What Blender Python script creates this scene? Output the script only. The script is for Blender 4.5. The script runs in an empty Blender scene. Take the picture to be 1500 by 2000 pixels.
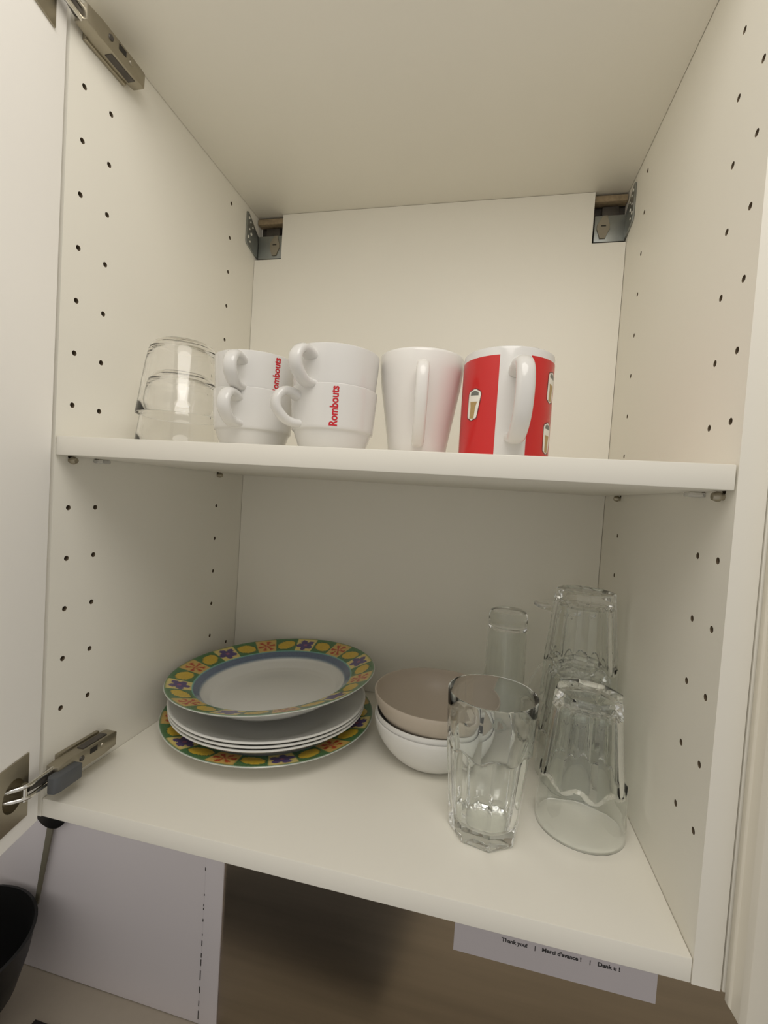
import bpy, bmesh, math, random
from mathutils import Vector, Matrix
random.seed(7)
SC = bpy.context.scene
COL = SC.collection

# ------------------------------------------------------------------ camera
F_PX = 894.5
cam_d = bpy.data.cameras.new('camera')
cam = bpy.data.objects.new('camera', cam_d)
COL.objects.link(cam)
cam_d.sensor_fit = 'HORIZONTAL'
cam_d.sensor_width = 36.0
cam_d.lens = 36.0 * F_PX / 1500.0
cam_d.clip_start = 0.01
RX = Vector((0.9749, 0.2132, 0.0639)); RY = Vector((0.0703, -0.0224, -0.9973)); RZ = Vector((-0.2112, 0.9767, -0.0368))
RZ.normalize(); RX = (RX - RZ * RX.dot(RZ)).normalized(); RY = RZ.cross(RX)
cam.matrix_world = Matrix(((RX.x, -RY.x, -RZ.x, 0.3968), (RX.y, -RY.y, -RZ.y, -0.3557), (RX.z, -RY.z, -RZ.z, 0.3135), (0, 0, 0, 1)))
SC.camera = cam

# ------------------------------------------------------------------ world, lamp, exposure
w = bpy.data.worlds.new('world'); SC.world = w; w.use_nodes = True
bg = w.node_tree.nodes['Background']
bg.inputs[0].default_value = (1.0, 0.955, 0.89, 1); bg.inputs[1].default_value = 0.47
ld = bpy.data.lights.new('ceiling_lamp_light', 'POINT'); ld.shadow_soft_size = 0.26; ld.energy = 11.5; ld.color = (1.0, 0.95, 0.88)
lo = bpy.data.objects.new('ceiling_lamp_light', ld); COL.objects.link(lo)
lo.location = (0.42, -0.39, 0.925)
SC.cycles.max_bounces = 24; SC.cycles.glossy_bounces = 16; SC.cycles.transmission_bounces = 20; SC.cycles.diffuse_bounces = 5
SC.cycles.blur_glossy = 0.0; SC.cycles.sample_clamp_indirect = 0.0
vs = SC.view_settings
vs.view_transform = 'Standard'; vs.look = 'None'; vs.gamma = 1.0; vs.use_curve_mapping = False; vs.exposure = 0.0

# ------------------------------------------------------------------ materials
def mat(name, col, rough=0.4, metal=0.0, trans=0.0, ior=1.45, noise=0.0, nscale=40.0, bump=0.0, bscale=300.0, coat=0.0, spec=0.5, stretch=None):
    m = bpy.data.materials.new(name); m.use_nodes = True
    nt = m.node_tree; b = nt.nodes['Principled BSDF']
    b.inputs['Base Color'].default_value = (*col, 1); b.inputs['Roughness'].default_value = rough
    b.inputs['Metallic'].default_value = metal; b.inputs['Transmission Weight'].default_value = trans
    b.inputs['IOR'].default_value = ior; b.inputs['Coat Weight'].default_value = coat
    b.inputs['Specular IOR Level'].default_value = spec
    tc = nt.nodes.new('ShaderNodeTexCoord')
    vec = tc.outputs['Object']
    if stretch:
        mp = nt.nodes.new('ShaderNodeMapping'); mp.inputs['Scale'].default_value = stretch
        nt.links.new(vec, mp.inputs[0]); vec = mp.outputs[0]
    if noise > 0:
        n = nt.nodes.new('ShaderNodeTexNoise'); n.inputs['Scale'].default_value = nscale; n.inputs['Detail'].default_value = 4
        nt.links.new(vec, n.inputs['Vector'])
        mx = nt.nodes.new('ShaderNodeMix'); mx.data_type = 'RGBA'
        mx.inputs[6].default_value = (*[c * (1 - noise) for c in col], 1); mx.inputs[7].default_value = (*[min(1, c * (1 + noise)) for c in col], 1)
        nt.links.new(n.outputs['Fac'], mx.inputs[0]); nt.links.new(mx.outputs[2], b.inputs['Base Color'])
    if bump > 0:
        n2 = nt.nodes.new('ShaderNodeTexNoise'); n2.inputs['Scale'].default_value = bscale; n2.inputs['Detail'].default_value = 3
        nt.links.new(vec, n2.inputs['Vector'])
        bp = nt.nodes.new('ShaderNodeBump'); bp.inputs['Strength'].default_value = bump; bp.inputs['Distance'].default_value = 0.0005
        nt.links.new(n2.outputs['Fac'], bp.inputs['Height']); nt.links.new(bp.outputs[0], b.inputs['Normal'])
    return m
M = {}
M['laminate'] = mat('white_laminate', (0.815, 0.79, 0.71), 0.42, noise=0.015, nscale=6, bump=0.08, bscale=500)
M['edge'] = mat('white_edge_band', (0.76, 0.735, 0.66), 0.35, noise=0.012, nscale=20)
M['door'] = mat('white_door_foil', (0.95, 0.93, 0.89), 0.35, noise=0.012, nscale=5)
M['chip'] = mat('drilled_chipboard', (0.16, 0.12, 0.075), 0.9, noise=0.3, nscale=900)
M['nickel'] = mat('nickel_plated_steel', (0.40, 0.365, 0.29), 0.36, metal=1.0, noise=0.08, nscale=60)
M['chrome'] = mat('bright_chrome', (0.75, 0.73, 0.68), 0.12, metal=1.0, noise=0.03, nscale=60)
M['zinc'] = mat('zinc_plated_steel', (0.32, 0.335, 0.32), 0.42, metal=0.85, noise=0.15, nscale=90)
M['dark_steel'] = mat('dark_rail_steel', (0.10, 0.09, 0.08), 0.5, metal=0.6, noise=0.3, nscale=120)
M['greyplastic'] = mat('grey_plastic', (0.085, 0.09, 0.095), 0.45, noise=0.05, nscale=80)
M['tanplastic'] = mat('taupe_plastic', (0.26, 0.23, 0.17), 0.5, noise=0.08, nscale=80)
M['darkhole'] = mat('dark_recess', (0.02, 0.017, 0.013), 0.6, noise=0.2, nscale=80)
M['rust'] = mat('rusty_wood_edge', (0.30, 0.23, 0.14), 0.8, noise=0.5, nscale=180)
M['clearplastic'] = mat('clear_plastic_pin', (0.85, 0.84, 0.80), 0.2, trans=0.6, noise=0.02)
M['porcelain'] = mat('white_porcelain', (0.70, 0.69, 0.665), 0.16, noise=0.008, nscale=12, coat=0.3)
M['porcelain_cream'] = mat('cream_white_porcelain', (0.78, 0.76, 0.725), 0.2, noise=0.008, nscale=12, coat=0.2)
M['plate_white'] = mat('white_plate_glaze', (0.72, 0.72, 0.69), 0.18, noise=0.008, nscale=12, coat=0.3)
M['bowl_white'] = mat('white_bowl', (0.75, 0.745, 0.72), 0.25, noise=0.008, nscale=12)
M['bowl_beige'] = mat('beige_bowl', (0.50, 0.435, 0.36), 0.32, noise=0.02, nscale=30)
M['red'] = mat('red_print', (0.56, 0.012, 0.012), 0.2, noise=0.02, nscale=15, coat=0.3)
M['redtext'] = mat('red_lettering', (0.55, 0.02, 0.03), 0.3, noise=0.02)
M['print_white'] = mat('print_white', (0.80, 0.78, 0.70), 0.25, noise=0.02)
M['print_tan'] = mat('print_tan', (0.42, 0.29, 0.12), 0.3, noise=0.1, nscale=400)
M['print_grey'] = mat('print_grey', (0.16, 0.17, 0.15), 0.3, noise=0.05)
M['print_maroon'] = mat('print_maroon', (0.16, 0.03, 0.03), 0.3, noise=0.05)
M['glass_clear'] = mat('clear_glass', (1.0, 1.0, 0.998), 0.0, trans=1.0, ior=1.43)
M['glass_green'] = mat('pale_green_glass', (0.966, 0.983, 0.974), 0.0, trans=1.0, ior=1.45)
M['wall'] = mat('painted_wall', (0.70, 0.67, 0.62), 0.8, noise=0.02, nscale=3, bump=0.1, bscale=200)
M['lilac'] = mat('pale_lilac_panel', (0.78, 0.735, 0.755), 0.45, noise=0.02, nscale=4)
M['steel'] = mat('brushed_steel', (0.46, 0.40, 0.32), 0.30, metal=1.0, noise=0.18, nscale=4, bump=0.1, bscale=60, stretch=(1, 1, 14))
M['paper'] = mat('white_paper', (0.62, 0.59, 0.63), 0.7, noise=0.01)
M['ink'] = mat('black_ink', (0.03, 0.03, 0.035), 0.6, noise=0.05)
M['worktop'] = mat('beige_worktop', (0.52, 0.46, 0.37), 0.45, noise=0.04, nscale=80)
M['black'] = mat('black_enamel', (0.008, 0.008, 0.008), 0.45, noise=0.1, nscale=30)
M['blackglass'] = mat('black_hob_glass', (0.02, 0.016, 0.015), 0.2, noise=0.05)
M['olive'] = mat('olive_grey', (0.17, 0.155, 0.11), 0.5, noise=0.05)
M['stain'] = mat('yellowed_door_foil', (0.74, 0.70, 0.60), 0.4, noise=0.03, nscale=25)
# painted plate rim: colour lies in the mesh's own colour attribute (the printed decoration)
pm = bpy.data.materials.new('painted_plate_rim'); pm.use_nodes = True
_b = pm.node_tree.nodes['Principled BSDF']; _b.inputs['Roughness'].default_value = 0.2; _b.inputs['Coat Weight'].default_value = 0.3
_a = pm.node_tree.nodes.new('ShaderNodeVertexColor'); _a.layer_name = 'print'
pm.node_tree.links.new(_a.outputs[0], _b.inputs['Base Color'])
M['painted'] = pm

# ------------------------------------------------------------------ mesh helpers
def link(name, me, parent=None):
    o = bpy.data.objects.new(name, me); COL.objects.link(o)
    if parent is not None: o.parent = parent
    return o
def empty(name, loc=(0, 0, 0), rz=0.0):
    o = bpy.data.objects.new(name, None); COL.objects.link(o); o.location = loc; o.rotation_euler[2] = rz
    o.empty_display_size = 0.02
    return o
def tag(o, label, cat, group=None, kind=None):
    if label: o['label'] = label
    if cat: o['category'] = cat
    if group: o['group'] = group
    if kind: o['kind'] = kind
    return o
def mesh(name, verts, faces, material, parent=None, smooth=None):
    me = bpy.data.meshes.new(name); me.from_pydata([tuple(v) for v in verts], [], faces); me.validate(); 
    mats = material if isinstance(material, (list, tuple)) else [material]
    for m in mats: me.materials.append(M[m])
    bm = bmesh.new(); bm.from_mesh(me); bmesh.ops.recalc_face_normals(bm, faces=bm.faces); bm.to_mesh(me); bm.free()
    if smooth is not None:
        me.polygons.foreach_set('use_smooth', [True] * len(me.polygons))
        me.set_sharp_from_angle(angle=math.radians(smooth))
    me.update()
    return link(name, me, parent)
def bmobj(name, bm, material, parent=None, smooth=None):
    me = bpy.data.meshes.new(name); bmesh.ops.recalc_face_normals(bm, faces=bm.faces); bm.to_mesh(me); bm.free()
    for m in (material if isinstance(material, (list, tuple)) else [material]): me.materials.append(M[m])
    if smooth is not None:
        me.polygons.foreach_set('use_smooth', [True] * len(me.polygons)); me.set_sharp_from_angle(angle=math.radians(smooth))
    return link(name, me, parent)
def box_into(bm, x0, x1, y0, y1, z0, z1, bev=0.0, seg=2, mtx=None):
    r = bmesh.ops.create_cube(bm, size=1.0)
    vs_ = r['verts']
    for v in vs_:
        v.co = Vector(((x0 + x1) / 2 + v.co.x * (x1 - x0), (y0 + y1) / 2 + v.co.y * (y1 - y0), (z0 + z1) / 2 + v.co.z * (z1 - z0)))
    if bev > 0:
        es = list({e for v in vs_ for e in v.link_edges})
        r2 = bmesh.ops.bevel(bm, geom=es, offset=bev, segments=seg, affect='EDGES', profile=0.5)
        vs_ = list({v for f in r2['faces'] for v in f.verts} | {v for v in vs_ if v.is_valid})
    if mtx is not None:
        for v in vs_: v.co = mtx @ v.co
    return vs_
def box(name, x0, x1, y0, y1, z0, z1, material, parent=None, bev=0.0, mtx=None):
    bm = bmesh.new(); box_into(bm, x0, x1, y0, y1, z0, z1, bev, 2, mtx)
    return bmobj(name, bm, material, parent, smooth=35 if bev > 0 else None)
def prism(name, poly, d0, d1, axis, material, parent=None, bev=0.0, mtx=None):
    """polygon in two axes extruded along the third. axis 'x': poly=(y,z); 'y': (x,z); 'z': (x,y)"""
    n = len(poly); V = []
    for d in (d0, d1):
        for a, b in poly:
            V.append((d, a, b) if axis == 'x' else (a, d, b) if axis == 'y' else (a, b, d))
    F = [list(range(n)), list(range(n, 2 * n))] + [[i, (i + 1) % n, n + (i + 1) % n, n + i] for i in range(n)]
    bm = bmesh.new(); vv = [bm.verts.new(v) for v in V]
    for f in F: bm.faces.new([vv[i] for i in f])
    if bev > 0: bmesh.ops.bevel(bm, geom=list(bm.edges), offset=bev, segments=2, affect='EDGES', profile=0.5)
    if mtx is not None:
        for v in bm.verts: v.co = mtx @ v.co
    return bmobj(name, bm, material, parent, smooth=35 if bev > 0 else None)
def lathe_data(prof, seg=64, rfun=None, closed=True):
    """prof: list of (r,z). closed: last joins first. r==0 becomes a pole."""
    V = []; rings = []
    for r, z in prof:
        if r < 1e-7:
            rings.append([len(V)]); V.append((0, 0, z))
        else:
            ring = []
            for k in range(seg):
                t = 2 * math.pi * k / seg
                rr = rfun(r, z, t) if rfun else r
                ring.append(len(V)); V.append((rr * math.cos(t), rr * math.sin(t), z))
            rings.append(ring)
    F = []
    n = len(rings)
    for i in range(n if closed else n - 1):
        a, b = rings[i], rings[(i + 1) % n]
        if len(a) == 1 and len(b) == 1: continue
        for k in range(seg):
            k2 = (k + 1) % seg
            if len(a) == 1: F.append([a[0], b[k], b[k2]])
            elif len(b) == 1: F.append([a[k], a[k2], b[0]])
            else: F.append([a[k], a[k2], b[k2], b[k]])
    return V, F
def lathe(name, prof, material, parent=None, seg=64, smooth=40, rfun=None, closed=True, flip=None):
    V, F = lathe_data(prof, seg, rfun, closed)
    if flip is not None: V = [(x, -y, flip - z) for x, y, z in V]
    return mesh(name, V, F, material, parent, smooth)
def arc(cx, cz, r, a0, a1, n):
    return [(cx + r * math.cos(math.radians(a0 + (a1 - a0) * i / n)), cz + r * math.sin(math.radians(a0 + (a1 - a0) * i / n))) for i in range(n + 1)]
def catmull(pts, n=6):
    P_ = [Vector(p) for p in pts]; out = []
    for i in range(len(P_) - 1):
        p0 = P_[max(0, i - 1)]; p1 = P_[i]; p2 = P_[i + 1]; p3 = P_[min(len(P_) - 1, i + 2)]
        for k in range(n):
            t = k / n
            out.append(0.5 * ((2 * p1) + (-p0 + p2) * t + (2 * p0 - 5 * p1 + 4 * p2 - p3) * t * t + (-p0 + 3 * p1 - 3 * p2 + p3) * t ** 3))
    out.append(P_[-1]); return out
def handle(name, pts, wid, thick, az, material, parent, seg=14, n=6, power=2.0, wend=None):
    """pts (radius, z) path in the vertical plane at azimuth az; elliptical strap"""
    path = catmull([(p[0], 0, p[1]) for p in pts], n); V = []; F = []
    N = len(path)
    for i, p in enumerate(path):
        t = (path[min(N - 1, i + 1)] - path[max(0, i - 1)]).normalized()
        side = Vector((0, 1, 0)); nrm = t.cross(side).normalized()
        u = abs(2 * i / (N - 1) - 1)
        wv = wid + ((wend - wid) * max(0, u - 0.6) / 0.4 if wend else 0)
        for k in range(seg):
            a = 2 * math.pi * k / seg
            c, s = math.cos(a), math.sin(a)
            c = math.copysign(abs(c) ** (2 / power), c); s = math.copysign(abs(s) ** (2 / power), s)
            V.append(p + side * (wv / 2 * c) + nrm * (thick / 2 * s))
    for i in range(N - 1):
        for k in range(seg):
            k2 = (k + 1) % seg
            F.append([i * seg + k, i * seg + k2, (i + 1) * seg + k2, (i + 1) * seg + k])
    F.append(list(range(seg))); F.append([(N - 1) * seg + k for k in range(seg)])
    R = Matrix.Rotation(math.radians(az), 3, 'Z')
    return mesh(name, [R @ v for v in V], F, material, parent, 60)
def tube(name, pts, rad, material, parent=None, seg=10, smooth=60):
    P_ = [Vector(p) for p in pts]; V = []; F = []; N = len(P_)
    ref = Vector((0, 0, 1)) if abs((P_[-1] - P_[0]).normalized().z) < 0.9 else Vector((1, 0, 0))
    for i, p in enumerate(P_):
        t = (P_[min(N - 1, i + 1)] - P_[max(0, i - 1)]).normalized()
        a = t.cross(ref).normalized(); b = t.cross(a)
        rr = rad[i] if isinstance(rad, (list, tuple)) else rad
        for k in range(seg):
            V.append(p + rr * (a * math.cos(2 * math.pi * k / seg) + b * math.sin(2 * math.pi * k / seg)))
    for i in range(N - 1):
        for k in range(seg):
            k2 = (k + 1) % seg; F.append([i * seg + k, i * seg + k2, (i + 1) * seg + k2, (i + 1) * seg + k])
    F.append(list(range(seg))); F.append([(N - 1) * seg + k for k in range(seg)])
    return mesh(name, V, F, material, parent, smooth)
def text_mesh(body, size, bold=0.0, shear=0.0, spacing=1.0):
    cu = bpy.data.curves.new('lettering', 'FONT'); cu.body = body; cu.size = size; cu.offset = bold; cu.shear = shear
    cu.space_character = spacing; cu.resolution_u = 4
    o = bpy.data.objects.new('lettering', cu); COL.objects.link(o)
    dg = bpy.context.evaluated_depsgraph_get(); dg.update()
    me = bpy.data.meshes.new_from_object(o.evaluated_get(dg))
    bm = bmesh.new(); bm.from_mesh(me)
    bmesh.ops.triangulate(bm, faces=bm.faces[:])
    for _ in range(1): bmesh.ops.subdivide_edges(bm, edges=[e for e in bm.edges if e.calc_length() > size * 0.12], cuts=1)
    V = [v.co.copy() for v in bm.verts]; bm.verts.index_update()
    F = [[v.index for v in f.verts] for f in bm.faces]
    bm.free(); bpy.data.objects.remove(o); bpy.data.curves.remove(cu); bpy.data.meshes.remove(me)
    return V, F
def panel_holes(x_face, x_back, ylo, yhi, zlo, zhi, holes, rad, depth, nx):
    """slab whose face at x_face is drilled with real round blind holes. holes: (y,z)."""
    V = []; F = []; MI = []
    def v(*c): V.append(c); return len(V) - 1
    s = 1 if x_face > x_back else -1
    g = rad * 1.7
    ys = sorted({ylo, yhi} | {round(h[0] - g, 5) for h in holes} | {round(h[0] + g, 5) for h in holes})
    ysR = []
    cols = {}
    for hy, hz in holes: cols.setdefault(round(hy, 5), []).append(hz)
    prev = ylo
    def quad(y0, y1, z0, z1):
        F.append([v(x_face, y0, z0), v(x_face, y1, z0), v(x_face, y1, z1), v(x_face, y0, z1)]); MI.append(0)
    for cy in sorted(cols):
        quad(prev, cy - g, zlo, zhi)
        pz = zlo
        for cz in sorted(cols[cy]):
            quad(cy - g, cy + g, pz, cz - g)
            n = 16; sq = []; ci = []; bo = []
            for k in range(n):
                a = 2 * math.pi * k / n + math.pi / 4
                c, sn = math.cos(a), math.sin(a); m_ = max(abs(c), abs(sn))
                sq.append(v(x_face, cy + g * c / m_, cz + g * sn / m_))
                ci.append(v(x_face, cy + rad * c, cz + rad * sn)); bo.append(v(x_face - s * depth, cy + rad * c, cz + rad * sn))
            for k in range(n):
                k2 = (k + 1) % n
                F.append([sq[k], sq[k2], ci[k2], ci[k]]); MI.append(0)
                F.append([ci[k], ci[k2], bo[k2], bo[k]]); MI.append(1)
            F.append(bo); MI.append(1)
            pz = cz + g
        quad(cy - g, cy + g, pz, zhi)
        prev = cy + g
    quad(prev, yhi, zlo, zhi)
    c = [v(x, y, z) for x in (x_face, x_back) for y in (ylo, yhi) for z in (zlo, zhi)]
    for f in ([4, 5, 7, 6], [0, 1, 5, 4], [2, 3, 7, 6], [0, 2, 6, 4], [1, 3, 7, 5]):
        F.append([c[i] for i in f]); MI.append(2 if f == [0, 1, 5, 4] else 0)
    return V, F, MI
def drilled(name, args, mats, parent, xf=None):
    V, F, MI = panel_holes(*args)
    if xf: V = [xf(Vector(p)) for p in V]
    me = bpy.data.meshes.new(name); me.from_pydata([tuple(p) for p in V], [], F)
    for m in mats: me.materials.append(M[m])
    me.polygons.foreach_set('material_index', MI)
    return link(name, me, parent)

# ------------------------------------------------------------------ dimensions (metres)
W = 0.564; D = 0.3446; H = 0.7563; T = 0.018; SH = 0.3496; WALL = 0.380; TOPZ = -0.680
YA, YB, YC = 0.0169, 0.0487, 0.2709; PITCH = 0.05

# ------------------------------------------------------------------ setting
wb = box('wall_back', -1.2, 1.4, WALL, WALL + 0.05, -1.0, 1.3, 'wall'); tag(wb, 'plain kitchen wall behind the cabinet', 'wall', kind='structure')

# ------------------------------------------------------------------ cabinet
cab = empty('kitchen_cabinet', (0, 0, 0))
tag(cab, 'open white wall cabinet with drilled sides and its door swung out to the left', 'cabinet')
holesL = [(YA, 0.6814 - PITCH * i) for i in range(13)] + [(YB, 0.6814 - PITCH * i) for i in range(13)] + [(YC, 0.731 - PITCH * i) for i in range(14)]
holesL = [h for h in holesL if h[1] > 0.03]
holesR = [(YA, 0.7316 - PITCH * i) for i in range(14)] + [(YB, 0.7316 - PITCH * i) for i in range(14)] + [(YC, 0.731 - PITCH * i) for i in range(14)]
sl = drilled('side_panel', (0.0, -T, 0.0, 0.366, -T, H + T, holesL + [(0.3181, 0.0573)], 0.0026, 0.011, 1), ('laminate', 'chip', 'edge'), cab)
sr = drilled('side_panel', (W, W + T, 0.0, 0.366, -T, H + T, holesR, 0.0026, 0.011, 1), ('laminate', 'chip', 'edge'), cab)
box('bottom_panel', 0.0003, W - 0.0003, 0.0004, 0.366, -T, 0.0, 'laminate', cab, bev=0.0009)
box('top_panel', 0.0003, W - 0.0003, 0.0004, 0.366, H, H + T, 'laminate', cab, bev=0.0009)
nw, nh = 0.0475, 0.071
prism('back_panel', [(0.0006, 0.0006), (W - 0.0006, 0.0006), (W - 0.0006, H - nh), (W - 0.045, H - nh), (W - 0.045, H - 0.0004), (nw, H - 0.0004), (nw, H - nh), (0.0006, H - nh)],
      D, D + 0.004, 'y', 'laminate', cab)

def bracket(mx):
    """suspension bracket seen through the notch of the back panel; mx=+1 left corner, -1 right corner"""
    X = (lambda a: a) if mx > 0 else (lambda a: W - a)
    nt = 0.047 if mx > 0 else 0.045
    b = empty('suspension_bracket'); b.parent = cab
    xs = sorted((X(0.001), X(nt - 0.001)))
    # box carrier
    bm = bmesh.new(); box_into(bm, xs[0] + 0.002, xs[1], D + 0.006, D + 0.0085, H - 0.0665, H - 0.030, 0.0006); bmobj('carrier_plate', bm, 'zinc', b, 40)
    box('carrier_hollow', xs[0], xs[1] + 0.002, D + 0.022, D + 0.024, H - 0.075, H - 0.005, 'dark_steel', b)
    box('rail_hook', xs[0] + 0.012, xs[1] - 0.009, D + 0.012, D + 0.021, H - 0.040, H - 0.014, 'dark_steel', b, bev=0.001)
    box('rail_lip', xs[0], xs[1], D + 0.0045, D + 0.018, H - 0.0115, H - 0.003, 'rust', b, bev=0.0005)
    # perforated side plate lying on the side panel
    pl = [(0.3135, H - 0.0105), (0.318, H - 0.009), (0.343, H - 0.026), (0.353, H - 0.031), (0.353, H - 0.066), (0.342, H - 0.0645), (0.316, H - 0.059), (0.3135, H - 0.055)]
    xp = sorted((X(0.0004), X(0.0024)))
    pl_o = prism('side_plate', pl, xp[0], xp[1], 'x', 'zinc', b, bev=0.0004)
    for (yy, zz, rr) in ((0.319, H - 0.0175, 0.0019), (0.324, H - 0.022, 0.0013), (0.331, H - 0.0265, 0.0013), (0.321, H - 0.034, 0.0013), (0.327, H - 0.039, 0.0021), (0.3185, H - 0.047, 0.002), (0.324, H - 0.052, 0.0014)):
        bm = bmesh.new(); r_ = bmesh.ops.create_cone(bm, cap_ends=True, segments=12, radius1=rr, radius2=rr, depth=0.0008)
        for v in bm.verts: v.co = Vector((X(0.0027), yy, zz)) + Matrix.Rotation(math.pi / 2, 3, 'Y') @ v.co
        bmobj('perforation', bm, 'laminate', b)
    # twist cover over the adjusting screw
    cx = X(0.033) if mx > 0 else X(0.0305)
    prof = [(-0.0045, -0.016), (0.0035, -0.016), (0.0050, -0.0095), (0.0085, -0.004), (0.0085, 0.003), (0.0055, 0.0085), (0.005, 0.0155), (-0.0015, 0.0155), (-0.005, 0.009), (-0.0085, 0.003), (-0.0085, -0.004), (-0.006, -0.009)]
    prism('screw_cover', [(cx + px, H - 0.0465 + pz) for px, pz in prof], D + 0.0035, D + 0.006, 'y', 'tanplastic', b, bev=0.0005)
    box('screw_slot', cx - 0.0032, cx + 0.0032, D + 0.0031, D + 0.0036, H - 0.0462, H - 0.0448, 'darkhole', b)
bracket(1); bracket(-1)

# shelf pins
for x, s in ((0.0, 1), (W, -1)):
    for yy in (YA, YC):
        bm = bmesh.new()
        V, F = lathe_data([(0, 0.0), (0.0026, 0.0), (0.0026, 0.002), (0.0036, 0.0025), (0.0038, 0.0045), (0.0026, 0.0075), (0, 0.0085)], 14, closed=False)
        R = Matrix.Rotation(math.pi / 2 * s, 3, 'Y')
        o = mesh('shelf_pin', [Vector((x, yy, SH - T - 0.0039)) + R @ Vector(p) for p in V], F, 'nickel', cab, 40)
    x0, x1 = (0.0, 0.012) if s > 0 else (W - 0.012, W)
    box('shelf_clip', x0, x1, YB - 0.005, YB + 0.006, SH - T - 0.0042, SH - T - 0.0004, 'clearplastic', cab, bev=0.0012)

# door: swung open about the left front edge
U = Vector((0.236, -0.9718, 0)).normalized(); N_ = Vector((-U.y, U.x, 0)); O_ = Vector((0.0008, -0.0045, 0))
def dx(p):   # local (n, u, z) -> world
    return O_ + N_ * p.x + U * p.y + Vector((0, 0, p.z))
CUPS = (0.0275, 0.7285)
door = drilled('door', (0.0, -0.019, 0.0, 0.594, -0.0185, H + T, [(0.0335, z) for z in CUPS], 0.0165, 0.012, 1), ('door', 'darkhole', 'door'), cab, dx)
for z in CUPS:
    # nickel cup plate with an opening, fixed on the door
    bm = bmesh.new(); V = []; n = 24
    g = (0.0155, 0.0505, z - 0.0295, z + 0.0295)
    outer = []
    def ring_pt(a):
        c, s_ = math.cos(a), math.sin(a)
        hw = (g[1] - g[0]) / 2; hh = (g[3] - g[2]) / 2
        m_ = max(abs(c) / hw, abs(s_) / hh); return (c / m_ + (g[0] + g[1]) / 2, s_ / m_ + z)
    fr = []; inn = []; frb = []; inb = []
    angs = sorted([2 * math.pi * k / n for k in range(n)] + [math.atan2(sy * 0.0295, sx * 0.0175) % (2 * math.pi) for sx in (-1, 1) for sy in (-1, 1)])
    for a in angs:
        p_ = ring_pt(a); q_ = (0.033 + 0.0125 * math.cos(a), z + 0.0145 * math.sin(a))
        fr.append(bm.verts.new(dx(Vector((0.0016, p_[0], p_[1]))))); inn.append(bm.verts.new(dx(Vector((0.0016, q_[0], q_[1])))))
        frb.append(bm.verts.new(dx(Vector((0.0001, p_[0], p_[1]))))); inb.append(bm.verts.new(dx(Vector((-0.0095, q_[0], q_[1])))))
    L = len(angs)
    for k in range(L):
        k2 = (k + 1) % L
        bm.faces.new([fr[k], fr[k2], inn[k2], inn[k]]); bm.faces.new([fr[k], fr[k2], frb[k2], frb[k]]); bm.faces.new([inn[k], inn[k2], inb[k2], inb[k]])
    bm.faces.new(inb)
    cp = bmobj('hinge_cup', bm, 'nickel', door)

def hinge(zc, up, damper):
    h = empty('hinge'); h.parent = cab
    s = up
    # mounting plate on the side panel
    box('mounting_plate', 0.0002, 0.0045, 0.012, 0.062, zc - 0.0105, zc + 0.0105, 'nickel', h, bev=0.001)
    # hinge arm: folded channel, tapering to the front
    arm = [(-0.001, zc - 0.0075), (0.016, zc - 0.0088), (0.055, zc - 0.0088), (0.071, zc - 0.0078), (0.0715, zc + 0.0075), (0.066, zc + 0.0088), (0.016, zc + 0.0088), (-0.001, zc + 0.0075)]
    prism('arm', arm, 0.0046, 0.0185, 'x', 'nickel', h, bev=0.0012)
    # slot, screw and cam on the room face of the arm
    box('slot', 0.0182, 0.0188, 0.036, 0.045, zc + 0.0008, zc + 0.0062, 'darkhole', h)
    for yy in (0.026, 0.052):
        bm = bmesh.new(); bmesh.ops.create_cone(bm, cap_ends=True, segments=14, radius1=0.003, radius2=0.0024, depth=0.0012)
        for v in bm.verts: v.co = Vector((0.0189, yy, zc + 0.002)) + Matrix.Rotation(math.pi / 2, 3, 'Y') @ v.co
        bmobj('screw', bm, 'dark_steel' if yy < .04 else 'nickel', h, 40)
    box('release_lever', 0.008, 0.016, 0.030, 0.060, zc + s * 0.0088 - 0.0006, zc + s * 0.0088 + 0.0010, 'dark_steel', h, bev=0.0004)
    # links from the arm to the cup in the door
    a = dx(Vector((-0.004, 0.024, zc + 0.004)))
    for off, rr in ((0.0055, 0.0016), (-0.0055, 0.0016)):
        p0 = Vector((0.0115, 0.004, zc + off)); p1 = dx(Vector((0.010, 0.012, zc + off))); p2 = dx(Vector((0.007, 0.026, zc + off))); p3 = dx(Vector((-0.006, 0.036, zc + off * 0.9)))
        tube('link', catmull([p0, p1, p2, p3], 5), rr * 1.3, 'chrome', h)
    p0 = Vector((0.008, 0.0, zc)); p1 = dx(Vector((0.004, 0.020, zc)))
    tube('inner_link', [p0, (p0 + p1) / 2 + Vector((0.002, 0, 0)), p1], [0.0045, 0.004, 0.0035], 'dark_steel', h)
    tube('pivot', [dx(Vector((0.006, 0.026, zc - 0.008))), dx(Vector((0.006, 0.026, zc + 0.008)))], 0.0022, 'chrome', h)
    if damper:
        prism('damper', [(0.0165, 0.0185), (0.0265, 0.0195), (0.0270, -0.006), (0.0250, -0.0105), (0.0185, -0.0115), (0.0150, -0.0075)], zc - 0.0120, zc + 0.0035, 'z', 'greyplastic', h, bev=0.0012)
hinge(0.0265, 1, True); hinge(0.7305, -1, False)

# shelf: loose board on its pins
sh = box('shelf', 0.0010, W - 0.0012, 0.0002, 0.340, SH - T + 0.0002, SH, 'edge', None, bev=0.0009)
tag(sh, 'white cabinet shelf carrying the cups and mugs', 'shelf')

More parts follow.
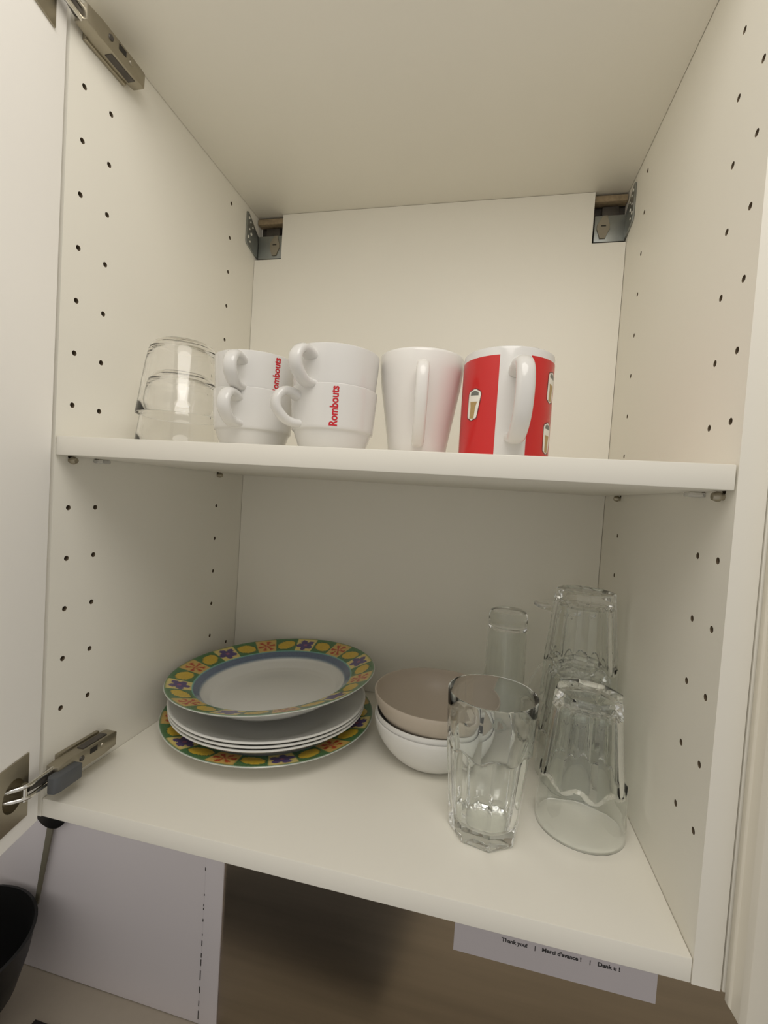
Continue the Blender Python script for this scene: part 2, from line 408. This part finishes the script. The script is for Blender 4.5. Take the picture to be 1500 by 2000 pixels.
# ------------------------------------------------------------------ neighbouring cabinet on the right
nb = empty('kitchen_cabinet', (W + T, 0, 0)); tag(nb, 'closed white cabinet at the right edge, only the side of its door visible', 'cabinet')
box('side_panel', 0.0012, 0.019, 0.0, 0.366, -T, H + T, 'laminate', nb, bev=0.0006)
prism('door', [(0.0022, -0.0015), (0.0022, -0.0060), (0.0034, -0.0075), (0.0034, -0.0170), (0.0060, -0.0205), (0.0110, -0.0215), (0.42, -0.0215), (0.42, -0.0015)], -0.0215, H + T, 'z', 'stain', nb, bev=0.0004)
box('bottom_panel', 0.019, 0.40, 0.0004, 0.366, -T, 0.0, 'laminate', nb)

# ------------------------------------------------------------------ wall below the cabinet
sp = empty('splash_sheet', (0, WALL, TOPZ)); tag(sp, 'pale lilac wall sheet with a dark dotted seam, left of the steel backsplash', 'wall panel')
box('sheet', -0.80, -0.0495, -0.006, -0.0004, 0.001, 0.64, 'lilac', sp, bev=0.0003)
box('edge_strip', -0.0492, -0.0129, -0.0064, -0.0004, 0.001, 0.64, 'lilac', sp, bev=0.0003)
for z0, hh in ((0.292, .006), (0.245, .003), (0.225, .004), (0.218, .004), (0.196, .005), (0.170, .003), (0.15, .01), (0.128, .008), (0.112, .012), (0.085, .018), (0.06, .012), (0.035, .010), (0.010, .016)):
    box('seam_mark', -0.0500, -0.0486, -0.0068, -0.0056, z0, z0 + hh, 'darkhole', sp)
bs = box('steel_backsplash', -0.0125, 1.25, WALL - 0.004, WALL - 0.0004, TOPZ + 0.001, -0.03, 'steel', None, bev=0.0003); tag(bs, 'brushed steel backsplash on the wall below the cabinet', 'backsplash')
wt = box('worktop', -1.0, 1.3, -0.25, WALL - 0.0005, TOPZ - 0.04, TOPZ, 'worktop', None, bev=0.002); tag(wt, 'beige worktop along the wall under the cabinet', 'worktop')
hob = box('hob', -0.330, 0.25, -0.18, 0.300, TOPZ + 0.0003, TOPZ + 0.006, 'blackglass', None, bev=0.001); tag(hob, 'dark hob corner on the worktop at the bottom left', 'hob')
pap = empty('paper_notice', (0.399, WALL - 0.0045, -0.4115)); tag(pap, 'white paper notice with printed thank-you line taped on the steel backsplash', 'notice')
box('sheet', 0, 0.297, -0.0006, -0.0001, 0, 0.21, 'paper', pap)
for body, x0, x1 in (('Thank you!', 0.0735, 0.1125), ('|', 0.1235, 0.125), ("Merci d'avance !", 0.1345, 0.1915), ('|', 0.2035, 0.205), ('Dank u !', 0.2150, 0.2460)):
    V, F = text_mesh(body, 0.01, bold=0.00035)
    a = min(v.x for v in V); b_ = max(v.x for v in V); k = (x1 - x0) / (b_ - a) if body != '|' else 0.8
    mesh('text_line', [Vector((x0 + (v.x - a) * k, -0.0008, 0.0350 + v.y * min(k, 1.0))) for v in V], F, 'ink', pap)

pot = empty('pot', (-0.452, 0.235, TOPZ)); tag(pot, 'black round-bottomed pot at the far lower left, on the worktop', 'pot')
lathe('pot_body', [(0, 0.0005), (0.045, 0.0005), (0.075, 0.022), (0.102, 0.065), (0.118, 0.120), (0.126, 0.166), (0.128, 0.170), (0.123, 0.171), (0.114, 0.12), (0.097, 0.065), (0.07, 0.027), (0.04, 0.008), (0, 0.008)], 'black', pot, 48, closed=False)
handle('pot_handle', [(0.118, 0.150), (0.150, 0.160), (0.158, 0.152), (0.150, 0.14), (0.116, 0.13)], 0.05, 0.010, 200, 'black', pot)
ut = empty('hanging_utensil', (-0.385, WALL - 0.008, -0.338)); tag(ut, 'dark utensil hanging on the pale wall just under the cabinet', 'utensil')
V, F = lathe_data([(0, -0.004), (0.036, -0.004), (0.039, -0.001), (0.039, 0.002), (0.036, 0.004), (0, 0.006)], 32, closed=False)
mesh('utensil_head', [Vector((p[0], -0.006 - p[2], p[1])) for p in V], F, 'black', ut, 40)
prism('olive_strip', [(0.008, -0.036), (-0.006, -0.036), (-0.030, -0.200), (-0.022, -0.200)], -0.008, -0.004, 'y', 'olive', ut, bev=0.0008)  # flat olive-grey strip slanting down to the left below the dark head

# ------------------------------------------------------------------ coffee cups
CUP_H = 0.0588; STEP = 0.0245; CUP_R = 0.0410
def make_cup(x, y, z, az_handle, az_text, label):
    c = empty('coffee_cup', (x, y, z)); tag(c, label, 'cup', 'white stackable coffee cups')
    outer = [(0, 0.0022), (0.0255, 0.0022), (0.0265, 0.0003), (0.0295, 0.0003), (0.0308, 0.0016), (0.0330, 0.008), (0.0350, 0.013), (0.0360, 0.0165), (0.0364, 0.0178), (0.0370, 0.0188), (0.0381, 0.0192), (0.0387, 0.0202), (0.0389, 0.0225),
             (0.0398, 0.036), (0.0405, 0.047), (0.0409, 0.0565), (0.0408, 0.0582), (0.0401, 0.0588), (0.0397, 0.0582), (0.0394, 0.0565), (0.0381, 0.045), (0.0372, 0.030), (0.0358, 0.0240), (0.0330, 0.0180), (0.030, 0.011), (0.026, 0.0065), (0.018, 0.0048), (0, 0.0044)]
    lathe('body', outer, 'porcelain', c, 64, closed=False)
    handle('handle', [(0.0385, 0.0475), (0.0460, 0.0510), (0.0540, 0.0500), (0.0598, 0.0430), (0.0592, 0.0345), (0.0520, 0.0270), (0.0450, 0.0240), (0.0380, 0.0235)], 0.0128, 0.0080, az_handle, 'porcelain', c, 16, 6, 2.4, 0.017)
    if az_text is not None:
        V, F = text_mesh('Rombouts', 0.0088, bold=0.00026, shear=0.0, spacing=1.0)
        a = min(v.x for v in V); b_ = max(v.x for v in V); k = 0.0345 / (b_ - a)
        VV = []
        for v in V:
            zz = 0.0215 + (v.x - a) * k; off = -(v.y - 0.003) * 1.15
            rr = 0.0389 + (zz - 0.0225) * 0.062 + 0.0002
            t = math.radians(az_text) + off / rr
            VV.append((rr * math.cos(t), rr * math.sin(t), zz))
        mesh('brand_lettering', VV, F, 'redtext', c)['label'] = 'red upright lettering'
    return c
make_cup(0.2500, 0.0660, SH + 0.0002, -129, -71, 'white cup beside the tall mug, bottom of its stack, with upright red lettering facing out')
make_cup(0.2500, 0.0660, SH + 0.0002 + 0.0345, -106, 100, 'white cup beside the tall mug, top of its stack, no lettering in view')
make_cup(0.1568, 0.0835, SH + 0.0002, -88, 110, 'plain white cup beside the upturned tumblers, bottom of its stack')
make_cup(0.1568, 0.0835, SH + 0.0002 + 0.0345, -84, -33, 'white cup beside the upturned tumblers, top of its stack, red lettering half turned away')

# ------------------------------------------------------------------ mugs
mg = empty('mug', (0.3272, 0.1017, SH + 0.0002)); tag(mg, 'tall plain cream-white mug tapering to a narrow foot', 'mug')
lathe('body', [(0, 0.002), (0.023, 0.002), (0.0245, 0.0003), (0.0268, 0.0003), (0.0278, 0.0015), (0.0295, 0.014), (0.0325, 0.033), (0.0362, 0.054), (0.0392, 0.072), (0.0409, 0.086), (0.0416, 0.0975), (0.0413, 0.0995), (0.0404, 0.1003), (0.0394, 0.0995), (0.0388, 0.0975), (0.0380, 0.086), (0.0362, 0.072), (0.0330, 0.054), (0.0295, 0.033), (0.0265, 0.014), (0.022, 0.007), (0, 0.006)],
      'porcelain_cream', mg, 72, closed=False)
handle('handle', [(0.0385, 0.0770), (0.0470, 0.0815), (0.0570, 0.0795), (0.0620, 0.0700), (0.0615, 0.0540), (0.0560, 0.0370), (0.0470, 0.0220), (0.0370, 0.0150), (0.0280, 0.0150)], 0.0115, 0.0085, -80.5, 'porcelain_cream', mg, 16, 6, 2.6)

rm = empty('mug', (0.4101, 0.0838, SH + 0.0002)); tag(rm, 'straight white mug wrapped in red print with small white and tan badges', 'mug')
RR = 0.0403; RH = 0.0955
lathe('body', [(0, 0.002), (0.033, 0.002), (0.0345, 0.0003), (0.0385, 0.0003), (0.0398, 0.0016), (RR, 0.004), (RR, RH - 0.003), (RR - 0.0004, RH - 0.0008), (RR - 0.0014, RH), (RR - 0.0026, RH - 0.0008), (RR - 0.003, RH - 0.003), (RR - 0.0034, 0.012), (RR - 0.006, 0.006), (0.02, 0.005), (0, 0.005)], 'porcelain', rm, 80, closed=False)
handle('handle', [(0.0385, 0.0735), (0.0480, 0.0775), (0.0580, 0.0765), (0.0655, 0.0680), (0.0675, 0.0520), (0.0640, 0.0350), (0.0560, 0.0235), (0.0480, 0.0185), (0.0385, 0.0190)], 0.0150, 0.0110, -80, 'porcelain', rm, 18, 6, 2.3, 0.0165)
FACE = -91.7
def wrap_patch(name, a0, a1, z0, z1, material, rr, n=48, parent=rm):
    V = []; F = []
    for i in range(n + 1):
        t = math.radians(a0 + (a1 - a0) * i / n)
        for r_, z_ in ((rr, z0), (rr, z1), (rr - 0.0003, z1), (rr - 0.0003, z0)): V.append((r_ * math.cos(t), r_ * math.sin(t), z_))
    for i in range(n):
        for k in range(4): F.append([i * 4 + k, i * 4 + (k + 1) % 4, (i + 1) * 4 + (k + 1) % 4, (i + 1) * 4 + k])
    F.append([0, 1, 2, 3]); F.append([n * 4 + k for k in range(4)])
    return mesh(name, V, F, material, parent, 30)
wrap_patch('red_wrap', FACE + 27, FACE + 360 - 10.5, 0.0035, RH - 0.0075, 'red', RR + 0.00015)['label'] = 'red printed wrap'
def badge(azd, zc, hh, rot=0.0):
    def shape(name, poly, material, lift):
        rr = RR + 0.0002 + lift; c, s = math.cos(rot), math.sin(rot)
        zs = [p[1] for p in poly]; z0, z1 = min(zs) + 1e-6, max(zs) - 1e-6; V = []; F = []; nz, nx = 12, 8
        for i in range(nz + 1):
            z = z0 + (z1 - z0) * i / nz; xs = []
            for (xa, za), (xb, zb) in zip(poly, poly[1:] + poly[:1]):
                if (za - z) * (zb - z) <= 0 and abs(zb - za) > 1e-9: xs.append(xa + (xb - xa) * (z - za) / (zb - za))
            for k in range(nx + 1):
                px = min(xs) + (max(xs) - min(xs)) * k / nx
                qx, qz = px * c - z * s, px * s + z * c
                t = math.radians(azd) + qx / rr; V.append((rr * math.cos(t), rr * math.sin(t), zc + qz))
        for i in range(nz):
            for k in range(nx):
                j = i * (nx + 1) + k; F.append([j, j + 1, j + nx + 2, j + nx + 1])
        return mesh(name, V, F, material, rm)
    def pill(wt_, wb_, z0, z1, grow):
        out = []
        for a in range(0, 181, 20): out.append(((wt_ + grow) * math.cos(math.radians(a)), z1 - wt_ * 0.6 + (wt_ * 0.6 + grow) * math.sin(math.radians(a))))
        for a in range(180, 361, 30): out.append(((wb_ + grow) * math.cos(math.radians(a)), z0 + wb_ * 0.5 + (wb_ * 0.5 + grow) * math.sin(math.radians(a))))
        return out
    h2 = hh / 2
    shape('badge_outline', pill(0.0072, 0.0056, -h2, h2, 0.0009), 'print_maroon', 0.00005)
    shape('badge', pill(0.0072, 0.0056, -h2, h2, 0), 'print_white', 0.0001)
    shape('badge_band', [(-0.0048, 0.30 * hh), (0.0048, 0.30 * hh), (0.0044, 0.41 * hh), (0, 0.45 * hh), (-0.0044, 0.41 * hh)], 'print_grey', 0.00015)
    shape('badge_panel', [(-0.0042, 0.10 * hh), (0.0042, 0.10 * hh), (0.0030, -0.06 * hh), (0.0026, -0.44 * hh), (-0.0026, -0.44 * hh), (-0.0030, -0.06 * hh)], 'print_tan', 0.00015)
badge(FACE - 43, 0.0475, 0.0270, -0.10)
badge(FACE + 66, 0.0655, 0.0270, -0.12)
badge(FACE + 64, 0.0215, 0.0270, -0.05)

# ------------------------------------------------------------------ upturned tumblers on the shelf
TH_ = 0.080
tum = [(0.0454, 0.0), (0.0455, 0.0006), (0.0438, 0.012), (0.0408, 0.034), (0.0376, 0.056), (0.0358, 0.066), (0.0340, 0.0718), (0.0305, 0.0768), (0.0255, 0.0794), (0.0200, 0.0800), (0, 0.0796),
       (0, 0.0735), (0.0180, 0.0738), (0.0265, 0.0722), (0.0305, 0.0690), (0.0330, 0.0640), (0.0348, 0.0560), (0.0382, 0.034), (0.0416, 0.012), (0.0436, 0.0006), (0.0440, 0.0), ]
def make_tumbler(z, label):
    o = lathe('tumbler', tum, 'glass_clear', None, 72, 45); o.location = (0.067, 0.090, z); o.rotation_euler[2] = 0.3
    return tag(o, label, 'glass', 'clear upturned tumblers on the shelf')
make_tumbler(SH + 0.0003, 'clear rounded tumbler upside down on the shelf, inside the upper tumbler of its stack')
make_tumbler(SH + 0.0003 + 0.034, 'clear rounded tumbler upside down, upper one of the stack on the shelf')

# ------------------------------------------------------------------ plates
def plate_color(r, t, R):
    """printed decoration: 24 tiles round the rim, blue band, white well"""
    v = r / R
    white = (0.70, 0.70, 0.67)
    j = random.uniform(0.93, 1.07)
    def C_(c): return tuple(max(0, min(1, a * j)) for a in c)
    if v > 0.992: return white
    if v > 0.972: return C_((0.10, 0.20, 0.10))
    if v < 0.690: return white
    if v < 0.752: return C_((0.13, 0.17, 0.25)) if v > 0.70 else C_((0.24, 0.30, 0.36))
    if v < 0.768: return C_((0.20, 0.46, 0.40))
    n = 24; u = (t / (2 * math.pi)) % 1.0 * n; k = int(u) % n; fx = (u - int(u)) - 0.5
    fy = (v - 0.768) / (0.972 - 0.768) - 0.5
    green = (0.06, 0.17, 0.06); yel = (0.62, 0.42, 0.035); tile = (0.60, 0.40, 0.11); red = (0.42, 0.055, 0.02); pur = (0.085, 0.055, 0.19)
    kk = k % 4
    if kk in (1, 3):
        rot = 0.5 if kk == 1 else -0.4
        c, s = math.cos(rot), math.sin(rot); a = fx * c - fy * s; b = fx * s + fy * c
        e = (a / 0.46) ** 2 + (b / 0.33) ** 2
        if abs(b) < 0.03 and e < 0.8: return C_((0.62, 0.42, 0.04))
        if e < 1: return C_(yel)
        return C_((0.035, 0.11, 0.04) if e < 1.25 else green)
    if abs(fx) > 0.47: return C_(green)
    a = math.atan2(fy, fx); rr = math.hypot(fx, fy)
    if kk == 0:
        pet = 0.47 * (0.58 + 0.42 * abs(math.cos(2.5 * a + 0.3)))
        if rr < 0.09: return C_((0.28, 0.09, 0.20))
        if rr < pet: return C_(pur)
        return C_((0.70, 0.57, 0.20))
    pet = abs(math.cos(3 * a + 0.4))
    if rr < 0.43 and pet > 0.74 and rr > 0.04: return C_(red)
    if rr < 0.07: return C_((0.60, 0.16, 0.10))
    return C_(tile)
def patterned_plate(name, R, prof_top, prof_bot, loc, label, nrm=None, rot=0.0):
    e = empty(name, loc)
    tag(e, label, 'plate', 'plates with painted rims')
    seg = 432
    # resample upper face finely so the print keeps its edges
    top = []
    for i in range(len(prof_top) - 1):
        (r0, z0), (r1, z1) = prof_top[i], prof_top[i + 1]
        n = max(1, int(abs(r1 - r0) / 0.0014)) if r1 > 0.66 * R else 4
        for k in range(n): top.append((r0 + (r1 - r0) * k / n, z0 + (z1 - z0) * k / n))
    top.append(prof_top[-1])
    V, F = lathe_data(top, seg, closed=False)
    o = mesh('painted_face', V, F, 'painted', e, 50)
    at = o.data.color_attributes.new('print', 'FLOAT_COLOR', 'POINT')
    cols = []
    for v in o.data.vertices:
        r = math.hypot(v.co.x, v.co.y); t = math.atan2(v.co.y, v.co.x)
        cols += [*plate_color(r, t, R), 1.0]
    at.data.foreach_set('color', cols)
    lathe('underside', prof_bot, 'plate_white', e, 96, 40, closed=False)
    if nrm is not None:
        q = Vector((0, 0, 1)).rotation_difference(Vector(nrm).normalized()); e.rotation_mode = 'QUATERNION'
        from mathutils import Quaternion
        e.rotation_quaternion = q @ Quaternion((0, 0, 1), rot)
    else: e.rotation_euler[2] = rot
    return e
def dinner(R, h, well, wz):
    top = [(0, wz), (well * 0.9, wz), (well, wz + 0.0012), (well + 0.006, wz + 0.005), (R * 0.76, h * 0.70), (R - 0.004, h - 0.0008), (R - 0.0012, h), (R, h - 0.0010)]
    bot = [(0, wz - 0.0035), (well * 0.78, wz - 0.0035), (well * 0.80, 0.0), (well * 0.85, 0.0), (well * 0.87, wz - 0.003), (well + 0.002, wz - 0.0025), (well + 0.009, wz + 0.001), (R * 0.76 + 0.002, h * 0.70 - 0.0035), (R - 0.003, h - 0.0035), (R, h - 0.0010)]
    return top, bot
PX, PY = 0.1397, 0.2029
tp, bt = dinner(0.1353, 0.0225, 0.088, 0.0065)
patterned_plate('dinner_plate', 0.1353, tp, bt, (PX, PY, 0.0002), 'dinner plate with fruit and flower rim lying at the bottom of the plate stack', None, -0.10)
WPX, WPY, WR = 0.1412, 0.1964, 0.1245
def soup(R, h):
    return [(0, 0.0015), (R * 0.50, 0.0015), (R * 0.52, 0.0), (R * 0.56, 0.0), (R * 0.575, 0.0022), (R * 0.68, 0.007), (R * 0.86, 0.019), (R - 0.0015, h - 0.003), (R, h - 0.0014), (R - 0.0006, h - 0.0002), (R - 0.002, h), (R - 0.004, h - 0.0012), (R * 0.84, 0.0215), (R * 0.66, 0.0098), (R * 0.56, 0.0055), (R * 0.45, 0.0045), (0, 0.0045)]
names = ['lowest of the three plain white deep plates, on the flowered plate', 'middle one of the three plain white deep plates', 'uppermost of the three plain white deep plates, under the tilted flowered plate']
for i in range(3):
    o = lathe('deep_plate', soup(WR - 0.0006 * (2 - i), 0.0295), 'plate_white', None, 96, 40, closed=False)
    o.location = (WPX, WPY, 0.0070 + i * 0.0049); tag(o, names[i], 'plate', 'plain white deep plates')
TR = 0.1330
top2 = [(0, 0.0065), (0.070, 0.0065), (0.080, 0.0085), (0.0895, 0.0150), (0.0925, 0.0200), (TR * 0.76, 0.0270), (TR - 0.004, 0.0357), (TR - 0.0012, 0.0365), (TR, 0.0355)]
bot2 = [(0, 0.003), (0.056, 0.003), (0.058, 0.0), (0.0625, 0.0), (0.0645, 0.003), (0.075, 0.0042), (0.084, 0.0070), (0.093, 0.0135), (0.0955, 0.0175), (TR * 0.76 + 0.003, 0.0235), (TR - 0.003, 0.0330), (TR, 0.0355)]
nrm = Vector((-0.0732, -0.005, 1)).normalized(); ctr = Vector((0.1414, 0.2021, 0.0745)) - nrm * 0.0365
patterned_plate('soup_plate', TR, top2, bot2, ctr, 'flower-rimmed plate with blue ring lying tilted on top of the plate stack', nrm, 0.42)

# ------------------------------------------------------------------ bowls
def bowl_prof(R, h, rb, wall, p=0.62):
    out = [(0, 0.0012), (rb * 0.85, 0.0012), (rb * 0.9, 0.0), (rb, 0.0)]
    n = 12
    for i in range(1, n + 1):
        t = i / n; out.append((rb + (R - rb) * math.sin(t * math.pi / 2) ** 0.9, h * (1 - math.cos(t * math.pi / 2)) ** p if i < n else h - wall * 0.5))
    out += [(R - wall * 0.2, h), (R - wall * 0.8, h), (R - wall, h - wall * 0.5)]
    for i in range(n - 1, 0, -1):
        t = i / n; out.append((max(0.001, rb + (R - rb) * math.sin(t * math.pi / 2) ** 0.9 - wall), min(h - wall * .5, h * (1 - math.cos(t * math.pi / 2)) ** p + wall * (1 - t))))
    out.append((0, wall + 0.0005))
    return out
o = lathe('bowl', bowl_prof(0.0716, 0.0500, 0.036, 0.0022), 'bowl_white', None, 80, 45, closed=False); o.location = (0.3552, 0.1962, 0.0002)
tag(o, 'white bowl standing on the cabinet floor, lowest of the bowl stack', 'bowl')
o = lathe('bowl', bowl_prof(0.0698, 0.0500, 0.0355, 0.0022), 'bowl_white', None, 80, 45, closed=False); o.location = (0.3545, 0.1970, 0.0060)
tag(o, 'white bowl between the lowest white bowl and the beige bowl', 'bowl')
o = lathe('bowl', bowl_prof(0.0758, 0.0590, 0.022, 0.0022, 0.60), 'bowl_beige', None, 80, 45, closed=False); o.location = (0.3572, 0.1982, 0.0202)
tag(o, 'beige bowl resting on top of the white bowls', 'bowl')

# ------------------------------------------------------------------ faceted glasses
GH = 0.1335; NF = 8
def gl_r(phase):
    def f(r, z, t):
        d = ((t - phase) % (2 * math.pi / NF)) - math.pi / NF
        octr = r * math.cos(math.pi / NF) / math.cos(d)
        zc = 0.083 + 0.0035 * math.cos(NF * (t - phase))     # scalloped end of the facets
        k = max(0.0, min(1.0, (z - zc) / 0.0032)); k = k * k * (3 - 2 * k)
        if z < 0: return r
        return octr * (1 - k) + r * k
    return f
def glass_mesh(phase):
    outer = [(0, 0.0020), (0.024, 0.0016), (0.0285, 0.0002), (0.0318, 0.0004), (0.0330, 0.0024), (0.0338, 0.012), (0.0350, 0.026), (0.0365, 0.045), (0.0382, 0.062), (0.0396, 0.0735)]
    outer += [(0.0396 + 0.0010 * i / 24, 0.0735 + 0.0225 * i / 24) for i in range(1, 25)]
    outer += [(0.0410, 0.106), (0.0416, 0.119), (0.0422, GH - 0.0009), (0.0420, GH - 0.0002), (0.0415, GH), (0.0409, GH - 0.0002), (0.0406, GH - 0.0009)]
    inner = [(0.0400, 0.119), (0.0394, 0.106), (0.0386, 0.094), (0.0374, 0.084), (0.0362, 0.074), (0.0347, 0.062), (0.0329, 0.045), (0.0311, 0.027), (0.0296, 0.0185), (0.0255, 0.0140), (0.018, 0.0122), (0, 0.0118)]
    fo = gl_r(phase)
    def rin(r, z, t):
        if r < 0.02 or z > 0.085: return r
        d = math.cos(NF * (t - phase)); return r * (1 - 0.012 * (0.5 + 0.5 * d))
    # one continuous closed skin: outer then inner rings
    prof = outer + inner
    idx_outer = set((round(a, 6), round(b, 6)) for a, b in outer)
    def both(r, z, t): return fo(r, z, t) if (round(r, 6), round(z, 6)) in idx_outer else rin(r, z, t)
    return lathe_data(prof, 128, both, False)
PH = math.radians(-36)
def make_glass(x, y, z, inv, label, rot=0.0, grp='faceted glasses'):
    V, F = glass_mesh(PH)
    if inv: V = [(a, -b, GH - c) for a, b, c in V]
    o = mesh('faceted_glass', V, F, 'glass_green', None, 25); o.location = (x, y, z); o.rotation_euler[2] = rot
    return tag(o, label, 'glass', grp)
make_glass(0.4178, 0.0885, 0.0002, False, 'faceted drinking glass standing upright in front of the bowls')
make_glass(0.5112, 0.1247, 0.0002, True, 'faceted glass upside down by itself in front, against the right cabinet side', 0.25)
make_glass(0.5195, 0.2115, 0.0002, True, 'lower upside-down faceted glass of the rear stack in the right corner', 0.1)
make_glass(0.5195, 0.2115, 0.0850, True, 'upper upside-down faceted glass of the rear stack in the right corner', 0.1)

# narrow glass with a thick base, upside down at the back
o = lathe('narrow_glass', [(0.0275, 0.0), (0.0277, 0.0006), (0.0270, 0.08), (0.0262, 0.140), (0.0262, 0.1436), (0.0252, 0.1462), (0.0258, 0.150), (0.0258, 0.1600), (0.0235, 0.1662), (0.0195, 0.1680), (0, 0.1672), (0, 0.1455), (0.019, 0.1452), (0.0238, 0.1425), (0.0246, 0.136), (0.0253, 0.08), (0.0262, 0.0006), (0.0264, 0.0)], 'glass_green', None, 64, 40)
o.location = (0.4405, 0.2900, 0.0002); tag(o, 'narrow straight glass with a thick base, upside down at the back wall', 'glass')
# stemmed glass upside down behind the rear stack: only its foot shows
sg = [(0.0300, 0.0), (0.0302, 0.0005), (0.0335, 0.025), (0.0340, 0.045), (0.0300, 0.072), (0.0200, 0.092), (0.0080, 0.104), (0.0045, 0.115), (0.0040, 0.150), (0.0060, 0.166), (0.0150, 0.1725), (0.0315, 0.1760), (0.0330, 0.1775), (0.0320, 0.1795), (0.018, 0.1800), (0, 0.1790),
      (0, 0.1010), (0.0060, 0.0985), (0.0180, 0.0890), (0.0280, 0.0700), (0.0322, 0.045), (0.0318, 0.025), (0.0288, 0.0005), (0.0290, 0.0)]
o = lathe('stemmed_glass', sg, 'glass_clear', None, 64, 45); o.location = (0.5065, 0.3020, 0.0002)
tag(o, 'stemmed glass upside down in the corner, its round foot showing behind the stacked glasses', 'glass')
